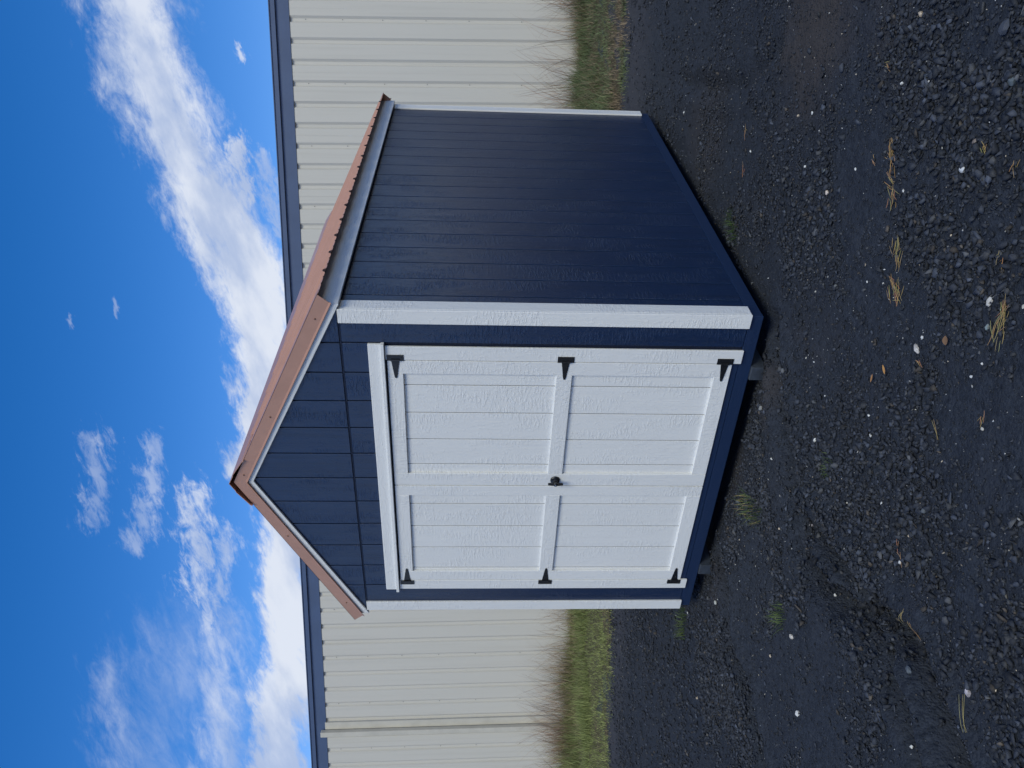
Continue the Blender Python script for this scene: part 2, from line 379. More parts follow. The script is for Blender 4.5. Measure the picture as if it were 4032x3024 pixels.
# siding planks: front lower, front gable, right side, then the two walls out of sight
gv = [0.0] + [0.2222 + 0.2032 * i for i in range(11)] + [W]
GAP = 0.0045
for k in range(len(gv) - 1):
    xa, xb = -gv[k] - (GAP if k else .004), -gv[k + 1] + (GAP if k < 11 else .004)
    segs = [(ZB + 0.008, SEAM - .012)]
    if xb < -.33 and xa > -2.19: segs = [(ZB + 2.060, SEAM - .012)]
    for z0, z1 in segs: bx('siding_plank', xb, xa, YW, YW + .0095, z0, z1, N_Z, shed)
    if k not in (0, 11):
        bx('siding_plank', xb, xa, L - YW - .0095, L - YW, ZB + .008, SEAM - .012, N_Z, shed)
    # gable plank with a sloped top
    za, zb_ = under(xa) + .02, under(xb) + .02
    if xa > XC > xb: poly = [(xb, SEAM), (xa, SEAM), (xa, za), (XC, under(XC) + .02), (xb, zb_)]
    else: poly = [(xb, SEAM), (xa, SEAM), (xa, za), (xb, zb_)]
    poly_y('gable_plank', poly, YW - .003, YW + .0075, N_Z, shed)
    poly_y('gable_plank', poly, L - YW - .0075, L - YW + .003, N_Z, shed, 0)
bx('threshold_board', -2.2095, -.3105, YW, YW + .0095, ZB + .008, ZB + .046, N_X, shed)
bx('seam_flashing', -W + .02, -.02, YW + .0025, YW + .0085, SEAM - .011, SEAM - .001, N_BACK, shed, 0)
sv = [YW + .0096] + [0.1978 + 0.2032 * i for i in range(17)] + [L - YW - .0096]
for k in range(len(sv) - 1):
    ya, yb = sv[k] + (GAP if k else 0), sv[k + 1] - (GAP if k < 17 else 0)
    bx('siding_plank', -.0263, -.016, ya, yb, ZB + .008, ZB + 2.33, N_Z, shed)
    bx('siding_plank', -W + .016, -W + .0263, ya, yb, ZB + .008, ZB + 2.33, N_Z, shed)
# corner boards
for x0, x1 in ((-.088, 0), (-W, -W + .088)):
    bx('corner_board', x0, x1, 0, YW - .0005, ZB, ZT, W_Z, shed, .0025)
    bx('corner_board', x0, x1, L - YW + .0005, L, ZB, ZT, W_Z, shed, .0025)
for x0, x1 in ((-.0155, -.0005), (-W + .0005, -W + .0155)):
    bx('corner_board', x0, x1, YW, .107, ZB, ZT + .004, W_Z, shed, .0025)
    bx('corner_board', x0, x1, L - .107, L - YW, ZB, ZT + .004, W_Z, shed, .0025)
# rim boards at the floor
bx('rim_board', -W + .016, -.016, .019, .057, ZB - .071, ZB + .005, N_X, shed, .003)
bx('rim_board', -W + .016, -.016, L - .057, L - .019, ZB - .071, ZB + .005, N_X, shed, .003)
bx('rim_board', -.054, -.019, .058, L - .058, ZB - .071, ZB + .005, N_Y, shed, .003)
bx('rim_board', -W + .019, -W + .054, .058, L - .058, ZB - .071, ZB + .005, N_Y, shed, .003)
# skids
for x0 in (-.443, -2.140):
    bx('skid', x0, x0 + .09, .004, L - .01, ZB - .162, ZB - .0715, SKID, shed, .004)
# header over the doors
bx('header_board', -2.283, -.221, -.004, YW - .0005, ZB + 2.0725, ZB + 2.144, W_X, shed, .0025)
bx('drip_strip', -2.296, -.216, -.018, YW - .0005, ZB + 2.052, ZB + 2.072, W_X, shed, .002)
# jambs
bx('door_jamb', -.326, -.236, 0, YW - .0005, ZB, ZB + 2.049, W_Z, shed, .0025)
bx('door_jamb', -2.281, -2.193, 0, YW - .0005, ZB, ZB + 2.049, W_Z, shed, .0025)
# doors
def hinge(door, xj, s, zc):
    """T hinge: plate on the jamb, knuckle, tapering strap; s = -1 strap runs to the left, +1 to the right"""
    y0 = -.004
    plate = chamf(*box(min(xj, xj - s * .040), max(xj, xj - s * .040), y0, -.0004, zc - .048, zc + .048), .001)
    pts = [(xj, zc - .023), (xj + s * .10, zc - .0095), (xj + s * .116, zc - .0065), (xj + s * .122, zc), (xj + s * .116, zc + .0065), (xj + s * .10, zc + .0095), (xj, zc + .023)]
    strap = chamf(*prism(pts if s > 0 else pts[::-1], 1, -.0025, .0025), .0007)
    n = 10; kv, kf = [], []
    for zz_ in (zc - .024, zc + .024):
        for i in range(n): kv.append((xj - s * .006 + .0072 * math.cos(2 * math.pi * i / n), -.0068 + .0072 * math.sin(2 * math.pi * i / n), zz_))
    kf = [(i, (i + 1) % n, n + (i + 1) % n, n + i) for i in range(n)] + [tuple(range(n))[::-1], tuple(range(n, 2 * n))]
    sc = []
    for px, pz in ((xj - s * .027, zc - .035), (xj - s * .027, zc + .035), (xj + s * .03, zc - .008), (xj + s * .06, zc + .006), (xj + s * .1, zc)):
        sc.append(chamf(*box(px - .004, px + .004, y0 - .0018 if (px - xj) * s < 0 else -.0045, -.001, pz - .004, pz + .004), .0015))
    vs_, fs = join(plate, strap, (kv, kf), *sc)
    return put('hinge', vs_, fs, BLACK, door)
def make_door(xl, xr, hinge_right, grooves):
    YP = .0185
    d_ = bx('door', xl + .01, xr - .01, .024, .05, ZB + .054, ZB + 2.034, W_BACK, shed, 0)
    xs = [xl + .004] + sorted(grooves) + [xr - .004]
    for i in range(len(xs) - 1):
        bx('door_plank', xs[i] + (.003 if i else 0), xs[i + 1] - (.003 if i < len(xs) - 2 else 0), YP, .0238, ZB + .052, ZB + 2.036, W_Z, d_, .0015)
    hw, mw = .091, .098 if hinge_right else .083
    sl, sr = (mw, hw) if hinge_right else (hw, mw)
    bx('stile', xl, xl + sl, .0015, .0183, ZB + .050, ZB + 2.040, W_Z, d_, .002)
    bx('stile', xr - sr, xr, .0015, .0183, ZB + .050, ZB + 2.040, W_Z, d_, .002)
    for z0, z1 in ((.050, .1425), (.977, 1.069), (1.952, 2.040)):
        bx('rail', xl + sl + .0006, xr - sr - .0006, .002, .0183, ZB + z0, ZB + z1, W_X, d_, .002)
    for zc in (.096, 1.022, 1.994):
        if hinge_right: hinge(d_, xr + .0015, -1, ZB + zc)
        else: hinge(d_, xl - .0015, 1, ZB + zc)
    return d_
dr_ = make_door(-1.285, -.3305, True, [-.510, -.713, -.918, -1.120]); tag(dr_, 'right-hand door leaf with black T-handle')
dl_ = make_door(-2.1885, -1.2915, False, [-1.464, -1.669, -1.873, -2.077])
# T-handle with lock
def lathe(prof, c, n=20):
    vs_, fs = [], []
    for (r, y) in prof:
        for i in range(n): vs_.append((c[0] + r * math.cos(2 * math.pi * i / n), c[1] + y, c[2] + r * math.sin(2 * math.pi * i / n)))
    for k in range(len(prof) - 1):
        for i in range(n): fs.append((k * n + i, k * n + (i + 1) % n, (k + 1) * n + (i + 1) % n, (k + 1) * n + i))
    fs += [tuple(range(n)), tuple(range((len(prof) - 1) * n, len(prof) * n))[::-1]]
    return vs_, fs
HC = (-1.236, 0.0, ZB + 1.019)
rose = lathe([(.031, .0014), (.031, -.004), (.027, -.009), (.015, -.012), (.0115, -.02), (.0125, -.03)], HC)
bar = chamf(*prism([(HC[0] - .011, HC[2] - .012), (HC[0] + .011, HC[2] - .012), (HC[0] + .006, HC[2] - .048), (HC[0] - .006, HC[2] - .048)][::-1], 1, -.046, -.032), .002)
bar2 = chamf(*prism([(HC[0] - .011, HC[2] + .012), (HC[0] + .011, HC[2] + .012), (HC[0] + .006, HC[2] + .048), (HC[0] - .006, HC[2] + .048)], 1, -.046, -.032), .002)
hub = lathe([(.0135, -.028), (.0145, -.034), (.0145, -.047), (.011, -.050)], HC)
vs_, fs = join(rose, bar, bar2, hub)
put('handle', vs_, fs, BLACK, dr_)
vs_, fs = lathe([(.0055, -.0495), (.0055, -.0525), (.0035, -.0535)], HC, 12); put('lock_cylinder', vs_, fs, STEEL, dr_)

# roof trim: white rake boards, copper rake flashings, ribbed roof sheets, ridge cap, fascias
SL = 0.4904; AP_LO, AP_HI = ZB + 2.957, ZB + 3.034
def lo(x): return AP_LO - SL * abs(x - XC)
def hi(x): return AP_HI - 0.4826 * abs(x - XC)
for y0, y1 in ((-.0015, YW - .004), (L - YW + .004, L + .0015)):
    for s, mt in ((1, W_R1), (-1, W_R2)):
        xe = XC + s * 1.2865
        poly = [(XC, under(XC)), (xe, under(xe)), (xe, under(xe) + .075), (XC, under(XC) + .075)]
        poly_y('rake_board', poly, y0, y1, mt, shed, .002)
for x0, x1 in ((.009, .031), (-W - .031, -W - .009)):
    bx('fascia_board', x0, x1, YW - .0035, L - YW + .0035, ZB + 2.2855, ZB + 2.408, W_Y, shed, .002)
for yf, sg in ((-.009, -1), (L + .009, 1)):
    for s in (1, -1):
        xl_, xu = XC + s * 1.304, XC + s * 1.352
        face = [(XC, AP_LO + .0125), (xl_, lo(xl_) + .0125), (xu, hi(xu) + .0085), (XC, AP_HI + .0085)]
        th = .0035 * -sg
        parts = [prism(face, 1, min(yf, yf + th), max(yf, yf + th))]
        # hemmed lip kicked outward along the lower edge, and a top leg lying on the roof
        lv = [(XC, yf, AP_LO + .0125), (xl_, yf, lo(xl_) + .0125), (xl_, yf + sg * .0065, lo(xl_)), (XC, yf + sg * .0065, AP_LO),
              (XC, yf - sg * .003, AP_LO + .0125), (xl_, yf - sg * .003, lo(xl_) + .0125), (xl_, yf + sg * .0035, lo(xl_) - .0015), (XC, yf + sg * .0035, AP_LO - .0015)]
        parts.append((lv, [(0, 1, 2, 3), (7, 6, 5, 4), (3, 2, 6, 7), (1, 5, 6, 2), (0, 3, 7, 4)]))
        tv = [(XC, yf, AP_HI + .006), (xu, yf, hi(xu) + .006), (xu, yf - sg * .06, hi(xu) + .006), (XC, yf - sg * .06, AP_HI + .006)]
        tv += [(q[0], q[1], q[2] + .0025) for q in tv]
        parts.append((tv, [(3, 2, 1, 0), (4, 5, 6, 7), (0, 1, 5, 4), (1, 2, 6, 5), (2, 3, 7, 6), (3, 0, 4, 7)]))
        vs_, fs = join(*parts); fl = put('rake_flashing', vs_, fs, COPPER, shed)
        if sg == -1:
            for fx in ((.06, .52, 1.20) if s == 1 else (.48, 1.16)):
                x = XC + s * fx; zc = (lo(x) + hi(x)) / 2 + .004
                v2_, f2_ = lathe([(.0055, -.0005), (.0055, -.003), (.0035, -.004), (.003, -.0055)], (x, yf, zc), 8)
                put('screw', v2_, f2_, SCREW, fl)
# ribbed sheet profile along y
RIB = .2286
def roof_profile(y0, y1, first):
    pts = [(y0, 0.0)]
    k = math.floor((y0 - first) / RIB)
    while True:
        c0 = first + k * RIB
        if c0 > y1 + .2: break
        for dy, z in ((-.026, 0), (-.0095, .0175), (.0095, .0175), (.026, 0)): pts.append((c0 + dy, z))
        for mid_ in (.0762, .1524):
            for dy, z in ((-.012, 0), (-.006, .0035), (.006, .0035), (.012, 0)): pts.append((c0 + mid_ + dy, z))
        k += 1
    pts = [q for q in pts if y0 < q[0] < y1 and (q[1] == 0 or (q[0] > .07 and q[0] < L - .07))]
    return [(y0, 0.0)] + pts + [(y1, 0.0)]
pr = roof_profile(-.004, L + .004, .0306)
for s in (1, -1):
    vs_, fs = [], []; n = len(pr)
    for lay in (0, 1):
        for x in (XC, XC + s * 1.357):
            for (y, z) in pr:
                vs_.append((x, y, hi(x) + .004 + z - lay * .0016))
    for i in range(n - 1):
        fs.append((i, i + 1, n + i + 1, n + i)); fs.append((2 * n + i, 3 * n + i, 3 * n + i + 1, 2 * n + i + 1))
        fs.append((n + i, n + i + 1, 3 * n + i + 1, 3 * n + i)); fs.append((i + 1, i, 2 * n + i, 2 * n + i + 1))
    put('roof_sheet', vs_, fs, COPPER, shed)
    # dark deck under the sheet
    xa, xb = XC + s * .002, XC + s * 1.258
    poly_y('roof_deck', [(xa, hi(xa) - .014), (xb, hi(xb) - .014), (xb, hi(xb) + .002), (xa, hi(xa) + .002)], -.008, L + .008, N_BACK, shed, 0)
# ridge cap
cv = [(-.190, -.103), (-.182, -.090), (-.075, -.020), (-.060, -.0165), (0, .014), (.060, -.0165), (.075, -.020), (.182, -.090), (.190, -.103)]
out = [(XC + x, ZB + 3.0535 + z) for x, z in cv]; inn = [(XC + x * .97, ZB + 3.0535 + z - .003) for x, z in cv][::-1]
vs_, fs = prism(out + inn, 1, -.026, L + .026)
put('ridge_cap', vs_, fs[2:] + [(i, i + 1, 16 - i, 17 - i)[::-1] for i in range(8)] + [(18 + i, 19 + i, 34 - i, 35 - i) for i in range(8)], COPPER, shed)

# ------------------------------------------------------------------ warehouse behind
wh = empty('warehouse', (float(NW[0]) * 8.586, float(NW[1]) * 8.586, 0), 'long off-white ribbed steel warehouse with blue eave trim behind the shed', 'warehouse')
TILT = 0.0205
wh.rotation_euler = (Matrix.Rotation(-TH, 4, 'Z') @ Matrix.Rotation(-TILT, 4, 'Y')).to_euler()
PZ0, PZ1 = -.7, 4.60
def panel_mesh():
    pts = [(0.0, 0.0)]
    for c0 in (.1524, .4572, .7620):
        pts += [(c0 - .050, 0), (c0 - .030, .027), (c0 + .012, .027), (c0 + .048, 0)]
    pts.append((.9134, 0.0))
    n = len(pts); vs_ = [(x, y, z) for z in (PZ0, PZ1) for x, y in pts]
    vs_ += [(x, y + .0025, z) for z in (PZ0, PZ1) for x, y in pts]
    fs = [(i, i + 1, n + i + 1, n + i) for i in range(n - 1)] + [(2 * n + i, 3 * n + i, 3 * n + i + 1, 2 * n + i + 1) for i in range(n - 1)]
    return vs_, fs
starts = [3.473 - .1524 - .3048 * 2 + .9144 * k for k in (2, 1, 0, -1, -2, -3, -4, -5)]
lstart = -6.439 + .1524 - .9144 + .3048 * 1
lst = [lstart + .9144 * k for k in range(3, -10, -1) if lstart + .9144 * k < starts[-1] - .92]
first = None
vs_, fs = panel_mesh()
pan_scr = []
for x0 in starts + lst:
    if first is None:
        first = put('wall_panel', [(x + x0, y, z) for x, y, z in vs_], fs, CLAD, wh); fx0 = x0
    else: dup(first, wh, (x0 - fx0, 0, 0))
# filler panel where the two runs meet (behind the shed)
xa, xb = lst[0] + .9144, starts[-1]
bx('wall_panel', xa + .001, xb - .001, .0, .003, PZ0, PZ1, CLAD, wh, 0)
# fasteners on every third rib
pts = []
for x0 in starts + lst:
    for z in (.9, 1.7, 2.35, 3.0, 3.6, 4.15):
        pts.append(box(x0 + .7620 - .006, x0 + .7620 + .006, 0.0215, .027, z - .006, z + .006))
vs_, fs = join(*pts); o = put('panel_fasteners', vs_, fs, plain('fastener_grey', (.22, .21, .19), .6), wh); o['kind'] = 'stuff'
# eave: fascia, soffit, roof, gutterless drip
bx('eave_fascia', -17, 7.2, -.040, -.0245, 4.585, 4.664, FASC, wh, .003)
bx('eave_soffit', -17, 7.2, -.024, .05, 4.606, 4.612, FASC, wh, 0)
bx('eave_trim', -17, 7.2, -.008, .058, 4.385, 4.6055, FASC, wh, 0)
vs_, fs = prism([(-.052, 4.6645), (14.0, 5.60), (14.0, 5.64), (-.052, 4.677)], 0, -17.05, 7.25); put('roof', vs_, fs, FASC, wh)
for x0 in (-17, 7.15): bx('end_wall', x0, x0 + .05, .06, 14, PZ0, 4.6, CLAD, wh, 0)
bx('rear_wall', -17, 7.2, 14.0, 14.05, PZ0, 5.5, CLAD, wh, 0)
# downspout on the left, a flat box pipe with a folded seam
ds = bx('downspout', -8.530, -8.435, -.130, -.034, -.5, 4.47, SPOUT, wh, .008)
bx('downspout_back', -8.435, -8.30, -.030, -.004, -.5, 4.40, SPOUT, wh, .003)

# ------------------------------------------------------------------ gravel
def basestones(nb=14):
    out = []
    for k in range(nb):
        bm = bmesh.new()
        for i in range(11):
            v = Vector(rng.normal(size=3)).normalized() * (0.75 + .35 * rng.random())
            bm.verts.new((v.x * 1.0, v.y * rng.uniform(.7, .9), v.z * .62))
        r = bmesh.ops.convex_hull(bm, input=list(bm.verts))
        bmesh.ops.delete(bm, geom=[g_ for g_ in r['geom_interior'] if isinstance(g_, bmesh.types.BMVert)], context='VERTS')
        bmesh.ops.triangulate(bm, faces=bm.faces[:])
        bm.verts.index_update()
        out.append((np.array([v.co[:] for v in bm.verts]), np.array([[v.index for v in f.verts] for f in bm.faces])))
        bm.free()
    return out
BASE = basestones()
HEAD = math.atan2(F_.y, F_.x)
def coarse(x, y):
    m_ = smooth01(fbm(x, y, 2.1, 4, 21), .27, .58)
    mid_ = [((p0[0] + p1[0]) / 2, (p0[1] + p1[1]) / 2) for p0, p1 in zip(RUTS[0][0][7:], RUTS[2][0][1:])]
    m_ = m_ * (1 - .92 * np.exp(-(segdist(x, y, mid_) / .07) ** 4))
    m_ = m_ * (1 - .8 * np.exp(-(segdist(x, y, [(q[0] - .24, q[1] + .02) for q in RUTS[0][0][:7]]) / .12) ** 4))
    for k_, wd_ in ((0, .075), (1, .07), (2, .08)): m_ = np.maximum(m_, .95 * np.exp(-(segdist(x, y, RUTS[k_][0]) / wd_) ** 2))
    m_ = np.maximum(m_, .55 * smooth01(-(x * TW[0] + y * TW[1]), 1.0, 2.2) * smooth01(y, -1.2, .4))
    for (cx, cy, r, k) in ((1.42, .42, .55, 1), (-1.15, .1, .3, .8), (.15, -.55, .35, .9), (0.9, 1.5, .9, .7)):
        m_ = m_ * (1 - k * np.exp(-(np.hypot(x - cx, y - cy) / r) ** 2))
    # coarse crushed rock in the foreground
    dcam = np.hypot(x - CAM.x, y - CAM.y)
    m_ = np.clip(m_ + .12 * (1 - smooth01(dcam, 2.4, 3.6)) * smooth01(fbm(x, y, 2.3, 3, 40), .30, .55), 0, 1)
    return m_
def scatter(N, rmin, rmax, power, half, smin, smax):
    r = rmin + (rmax - rmin) * rng.random(N) ** power; an = HEAD + (rng.random(N) * 2 - 1) * half
    x = CAM.x + r * np.cos(an); y = CAM.y + r * np.sin(an)
    foot = np.maximum(np.maximum(-x - 2.45, x + .06), np.maximum(-y + .06, y - 3.68))
    nn_ = x * NW[0] + y * NW[1]
    m_ = coarse(x, y)
    keep = (foot > -0.04) & (nn_ < 4.6) & (rng.random(N) < .42 + .58 * m_)
    x, y, m_ = x[keep], y[keep], m_[keep]
    dc_ = np.hypot(x - CAM.x, y - CAM.y)
    s = (smin + (smax * (1 + .12 * (1 - smooth01(dc_, 2.3, 3.3))) - smin) * m_ ** 1.3) * np.exp(rng.normal(size=len(x)) * .55)
    return x, y, np.clip(s, .0022, .038)
def stones(name, x, y, s, colf, m, sink=.25):
    V, Fc, Cc = [], [], []; off = 0; z = hgt(x, y)
    which = rng.integers(0, len(BASE), len(x))
    for b_ in range(len(BASE)):
        idx = np.where(which == b_)[0]
        if not len(idx): continue
        bv, bf = BASE[b_]; n = len(idx)
        an = rng.random(n) * 2 * np.pi; tx = rng.normal(size=n) * .45; ty = rng.normal(size=n) * .45
        sc = s[idx, None] * np.stack([rng.uniform(.8, 1.35, n), rng.uniform(.65, 1.0, n), rng.uniform(.65, 1.1, n)], 1) * .62
        P = bv[None] * sc[:, None, :]
        def rot(P, A, i, j):
            c_, s_ = np.cos(A)[:, None], np.sin(A)[:, None]; a0, a1 = P[:, :, i] * c_ - P[:, :, j] * s_, P[:, :, i] * s_ + P[:, :, j] * c_
            P = P.copy(); P[:, :, i] = a0; P[:, :, j] = a1; return P
        P = rot(rot(rot(P, tx, 1, 2), ty, 0, 2), an, 0, 1)
        P[:, :, 0] += x[idx, None]; P[:, :, 1] += y[idx, None]; P[:, :, 2] += z[idx, None] + (s[idx, None] * sink)
        V.append(P.reshape(-1, 3)); Fc.append((bf[None] + (off + np.arange(n) * len(bv))[:, None, None]).reshape(-1, 3))
        Cc.append(np.repeat(colf(n), len(bv), 0)); off += n * len(bv)
    return bulk(name, np.concatenate(V), 0, np.concatenate(Fc), np.concatenate(Cc), m)
STONE, t, p = mat('crushed_slag_stone', 0.72, 0.35)
at = t.new('ShaderNodeAttribute', attribute_name='Col'); co = t.new('ShaderNodeTexCoord').outputs['Object']
t.put(p.inputs['Base Color'], t.mix(t.m('MULTIPLY', t.noise(co, 140, 4, .6), .5), at.outputs['Color'], (0.012, 0.013, 0.017)))
bump(t, p, t.noise(co, 260, 4, .65), .5, .003)
def darkcol(n):
    k = np.exp(rng.normal(size=(n, 1)) * .42) * .038
    c_ = k * np.array([[.85, .98, 1.28]]); w_ = rng.random((n, 1))
    c_ = np.where(w_ < .10, k * np.array([[1.45, 1.5, 1.6]]), c_); c_ = np.where(w_ > .975, k * np.array([[2.0, 1.7, 1.4]]), c_)
    return np.clip(c_, .008, .17)
x, y, s = scatter(165000, 1.9, 6.2, .64, .84, .0052, .0150)
tag(stones('gravel', x, y, s, darkcol, STONE), kind='stuff')
x, y, s = scatter(90000, 4.6, 11.5, .75, .80, .009, .017)
o = stones('gravel', x, y, s, darkcol, STONE); tag(o, kind='stuff')
# clods and broken rock thrown up along the ruts
RX, RY, RS = [], [], []
for pl, nn_, wd in ((RUTS[0][0], 900, .030), (RUTS[1][0], 420, .030), (RUTS[2][0], 620, .034)):
    P0 = np.array(pl); sl = np.hypot(*np.diff(P0, axis=0).T); cum = np.concatenate([[0], np.cumsum(sl)])
    q = rng.random(nn_) ** 1.2 * cum[-1]; px = np.interp(q, cum, P0[:, 0]); py = np.interp(q, cum, P0[:, 1])
    RX.append(px + rng.normal(size=nn_) * wd + .03); RY.append(py + rng.normal(size=nn_) * wd); RS.append(np.exp(rng.normal(size=nn_) * .45) * .021)
for cx, cy, nn_, sp in ((-.16, -.03, 110, .07), (-2.0, -.05, 70, .08)):
    RX.append(cx + rng.normal(size=nn_) * sp * 1.6); RY.append(cy + rng.normal(size=nn_) * sp * .6); RS.append(np.exp(rng.normal(size=nn_) * .35) * .020)
RX, RY, RS = map(np.concatenate, (RX, RY, RS)); kk = RY < .03
# dark rubble; shade along the ruts is also put into its colour
def clodcol(n): return np.clip(np.exp(rng.normal(size=(n, 1)) * .4) * .014 * np.array([[.9, 1.0, 1.25]]), .008, .1)
tag(stones('rubble', RX[kk], RY[kk], np.clip(RS[kk], .008, .045), clodcol, STONE, .35), kind='stuff')
# specks of pale grit
PALE, t, p = mat('pale_pebble', 0.6, 0.4)
at = t.new('ShaderNodeAttribute', attribute_name='Col'); co = t.new('ShaderNodeTexCoord').outputs['Object']
t.put(p.inputs['Base Color'], t.mix(t.ss(t.noise(co, 90, 4, .65), .42, .75), at.outputs['Color'], (.20, .18, .15)))
bump(t, p, t.noise(co, 150, 4, .6), .4, .003)
def palecol(n):
    k = rng.uniform(.22, .72, (n, 1)); w_ = rng.random((n, 1))
    return np.where(w_ < .3, k * np.array([[1, .86, .66]]), k * np.array([[1, 1, .97]]))
r = 1.9 + 8.2 * rng.random(5200) ** .8; an = HEAD + (rng.random(5200) * 2 - 1) * .8
x = CAM.x + r * np.cos(an); y = CAM.y + r * np.sin(an)
clump = fbm(x, y, 2.2, 3, 77)
foot = np.maximum(np.maximum(-x - 2.5, x), np.maximum(-y, y - 3.74))
k = (foot > .1) & (x * NW[0] + y * NW[1] < 4.8) & (rng.random(5200) < .25 + smooth01(clump, .4, .6))
x, y = x[k], y[k]
tag(stones('grit', x, y, np.clip(np.exp(rng.normal(size=len(x)) * .38) * .0058, .003, .014), palecol, PALE, .55), kind='stuff')

# ------------------------------------------------------------------ single pebbles and rocks on the gravel
def rock(name, x, y, size, color, label, cat='stone', group=None, flat=.62, seed=0):
    r_ = random.Random(seed * 7 + 3); bm = bmesh.new()
    for i in range(26):
        v = Vector((r_.gauss(0, 1), r_.gauss(0, 1), r_.gauss(0, 1))).normalized() * (.82 + .25 * r_.random())
        bm.verts.new((v.x * size * .56, v.y * size * .42, v.z * size * .5 * flat))
    res = bmesh.ops.convex_hull(bm, input=list(bm.verts))
    bmesh.ops.delete(bm, geom=[g_ for g_ in res['geom_interior'] if isinstance(g_, bmesh.types.BMVert)], context='VERTS')
    bmesh.ops.bevel(bm, geom=list(bm.edges), offset=size * .02, segments=1, affect='EDGES')
    bm.verts.index_update()
    me = bpy.data.meshes.new(name); bm.to_mesh(me); bm.free()
    a_ = me.attributes.new('Col', 'FLOAT_COLOR', 'POINT'); a_.data.foreach_set('color', np.tile(np.array(color + (1,), np.float32), len(me.vertices)))
    me.materials.append(PALE if color[0] > .14 else STONE)
    o = bpy.data.objects.new(name, me); COL.objects.link(o)
    o.location = (x, y, float(hgt(x, y)) + size * flat * .26); o.rotation_euler = (r_.uniform(-.25, .25), r_.uniform(-.25, .25), r_.uniform(0, 6.28))
    return tag(o, label, cat, group)
WH, TN, GY, GB = (.66, .66, .63), (.55, .45, .33), (.155, .165, .18), (.062, .072, .095)
NAMED = [
 (.608,-1.262,.038,(.60,.56,.52),'largest rounded off-white stone with a straw stalk against it'),
 (.971,-1.539,.032,(.55,.53,.49),'blocky cream stone beside the end of the long straw wisp'),
 (.896,-1.576,.022,(.25,.31,.31),'square grey-green stone chip beside the long straw wisp'),
 (1.656,-.53,.026,TN,'tan cube-like stone near the upper edge of the photo, above the brown earth patch'),
 (1.266,-1.132,.032,(.62,.64,.66),'bright white jagged stone among coarse rocks near the bottom of the ground'),
 (.802,-.197,.032,(.62,.53,.45),'smooth oval pinkish-cream stone on the open gravel beyond the corner of the shed'),
 (1.059,.197,.026,WH,'slim white sliver stone below the brown earth patch'),
 (1.724,-1.083,.055,GB,'long dark grey-blue rock nearest the camera in the upper right corner of the photo'),
 (1.591,-1.22,.042,(.12,.15,.17),'rounded slate-grey rock near the camera beside the long dark rock'),
 (-.631,-.998,.042,(.30,.28,.30),'upright pale mauve-grey stone standing beside the wheel rut'),
 (-.557,-1.252,.038,(.12,.14,.135),'grey-green rounded rock lying in the wheel rut'),
 (-.555,-1.353,.038,(.14,.155,.16),'dull grey rock half sunk in the edge of the wheel rut'),
 (-.131,-1.677,.024,WH,'white stone touching the lower end of the thin straw stalk'),
 (-2.16,-.228,.036,(.42,.43,.40),'long pale grey stone nearest the left front corner of the shed'),
 (-1.46,-1.501,.036,WH,'oblong white pebble farthest out on the left-hand gravel'),
 (-1.212,-1.218,.032,(.55,.51,.46),'cream pebble on the flat gravel beyond the small bushy grass tuft'),
 (-.408,-1.972,.034,(.13,.155,.185),'blue-grey rock at the lower end of the wheel rut'),
 (-.155,-2.237,.036,(.46,.43,.47),'pale lilac stone close to the lower left corner of the photo'),
 (-2.104,-1.384,.032,(.15,.16,.16),'grey rock at the far end of the left-hand rut'),
 (-.569,-.098,.036,(.22,.235,.24),'grey angular stone on the heap beside the right-hand skid of the shed'),
 (1.372,-1.146,.024,(.20,.16,.14),'brownish stone beside the bright white jagged stone'),
 (-.493,-.671,.030,(.50,.47,.44),'cream stone chip at the edge of the rut in front of the doors'),
]
for i, (x, y, s, c_, lb) in enumerate(NAMED):
    rock('stone', x, y, s, c_, lb, group='larger stones on the gravel', seed=i + 1)
SMALL = [(1.035,-1.679,.016),(.665,-1.275,.017),(.698,-.738,.013),(.641,-.788,.012),(.694,-.904,.012),(.711,-1.597,.014),(.608,-1.755,.016),(.104,-1.173,.02),(.424,-1.412,.013),(.171,-1.118,.014),(.781,-1.622,.013),(1.631,-.603,.016),(.995,.367,.02),(1.145,.077,.022),(.814,.117,.019),(1.009,.076,.013),(.999,.04,.012),(1.423,-.953,.015),(1.402,-.541,.018),(1.063,-.815,.015),(.99,-.386,.015),(-.004,-1.66,.022),(-.766,-1.318,.019),(-.585,-1.519,.017),(-.061,-1.422,.021),(-.195,-1.262,.013),(-.269,-1.201,.012),(-1.582,-1.071,.023),(-.678,-2.131,.02),(-.785,-1.686,.017),(-.808,-1.872,.016),(-.142,-2.011,.013),(-2.509,-.637,.027),(-.249,-.781,.025),(-.001,-.416,.012),(-.675,-.43,.02),(.344,2.574,.024),(.6,.956,.02),(-2.75,.15,.03),(-3.1,-.35,.03),(-.9,-.75,.018),(.35,-.35,.014)]
for i, (x, y, s) in enumerate(SMALL):
    c_ = random.choice((WH, WH, (.5, .48, .42), TN))
    rock('pebble', x, y, s, c_, 'small pale pebble lying loose on the dark gravel', 'pebble', 'small pale pebbles on the gravel', seed=100 + i)

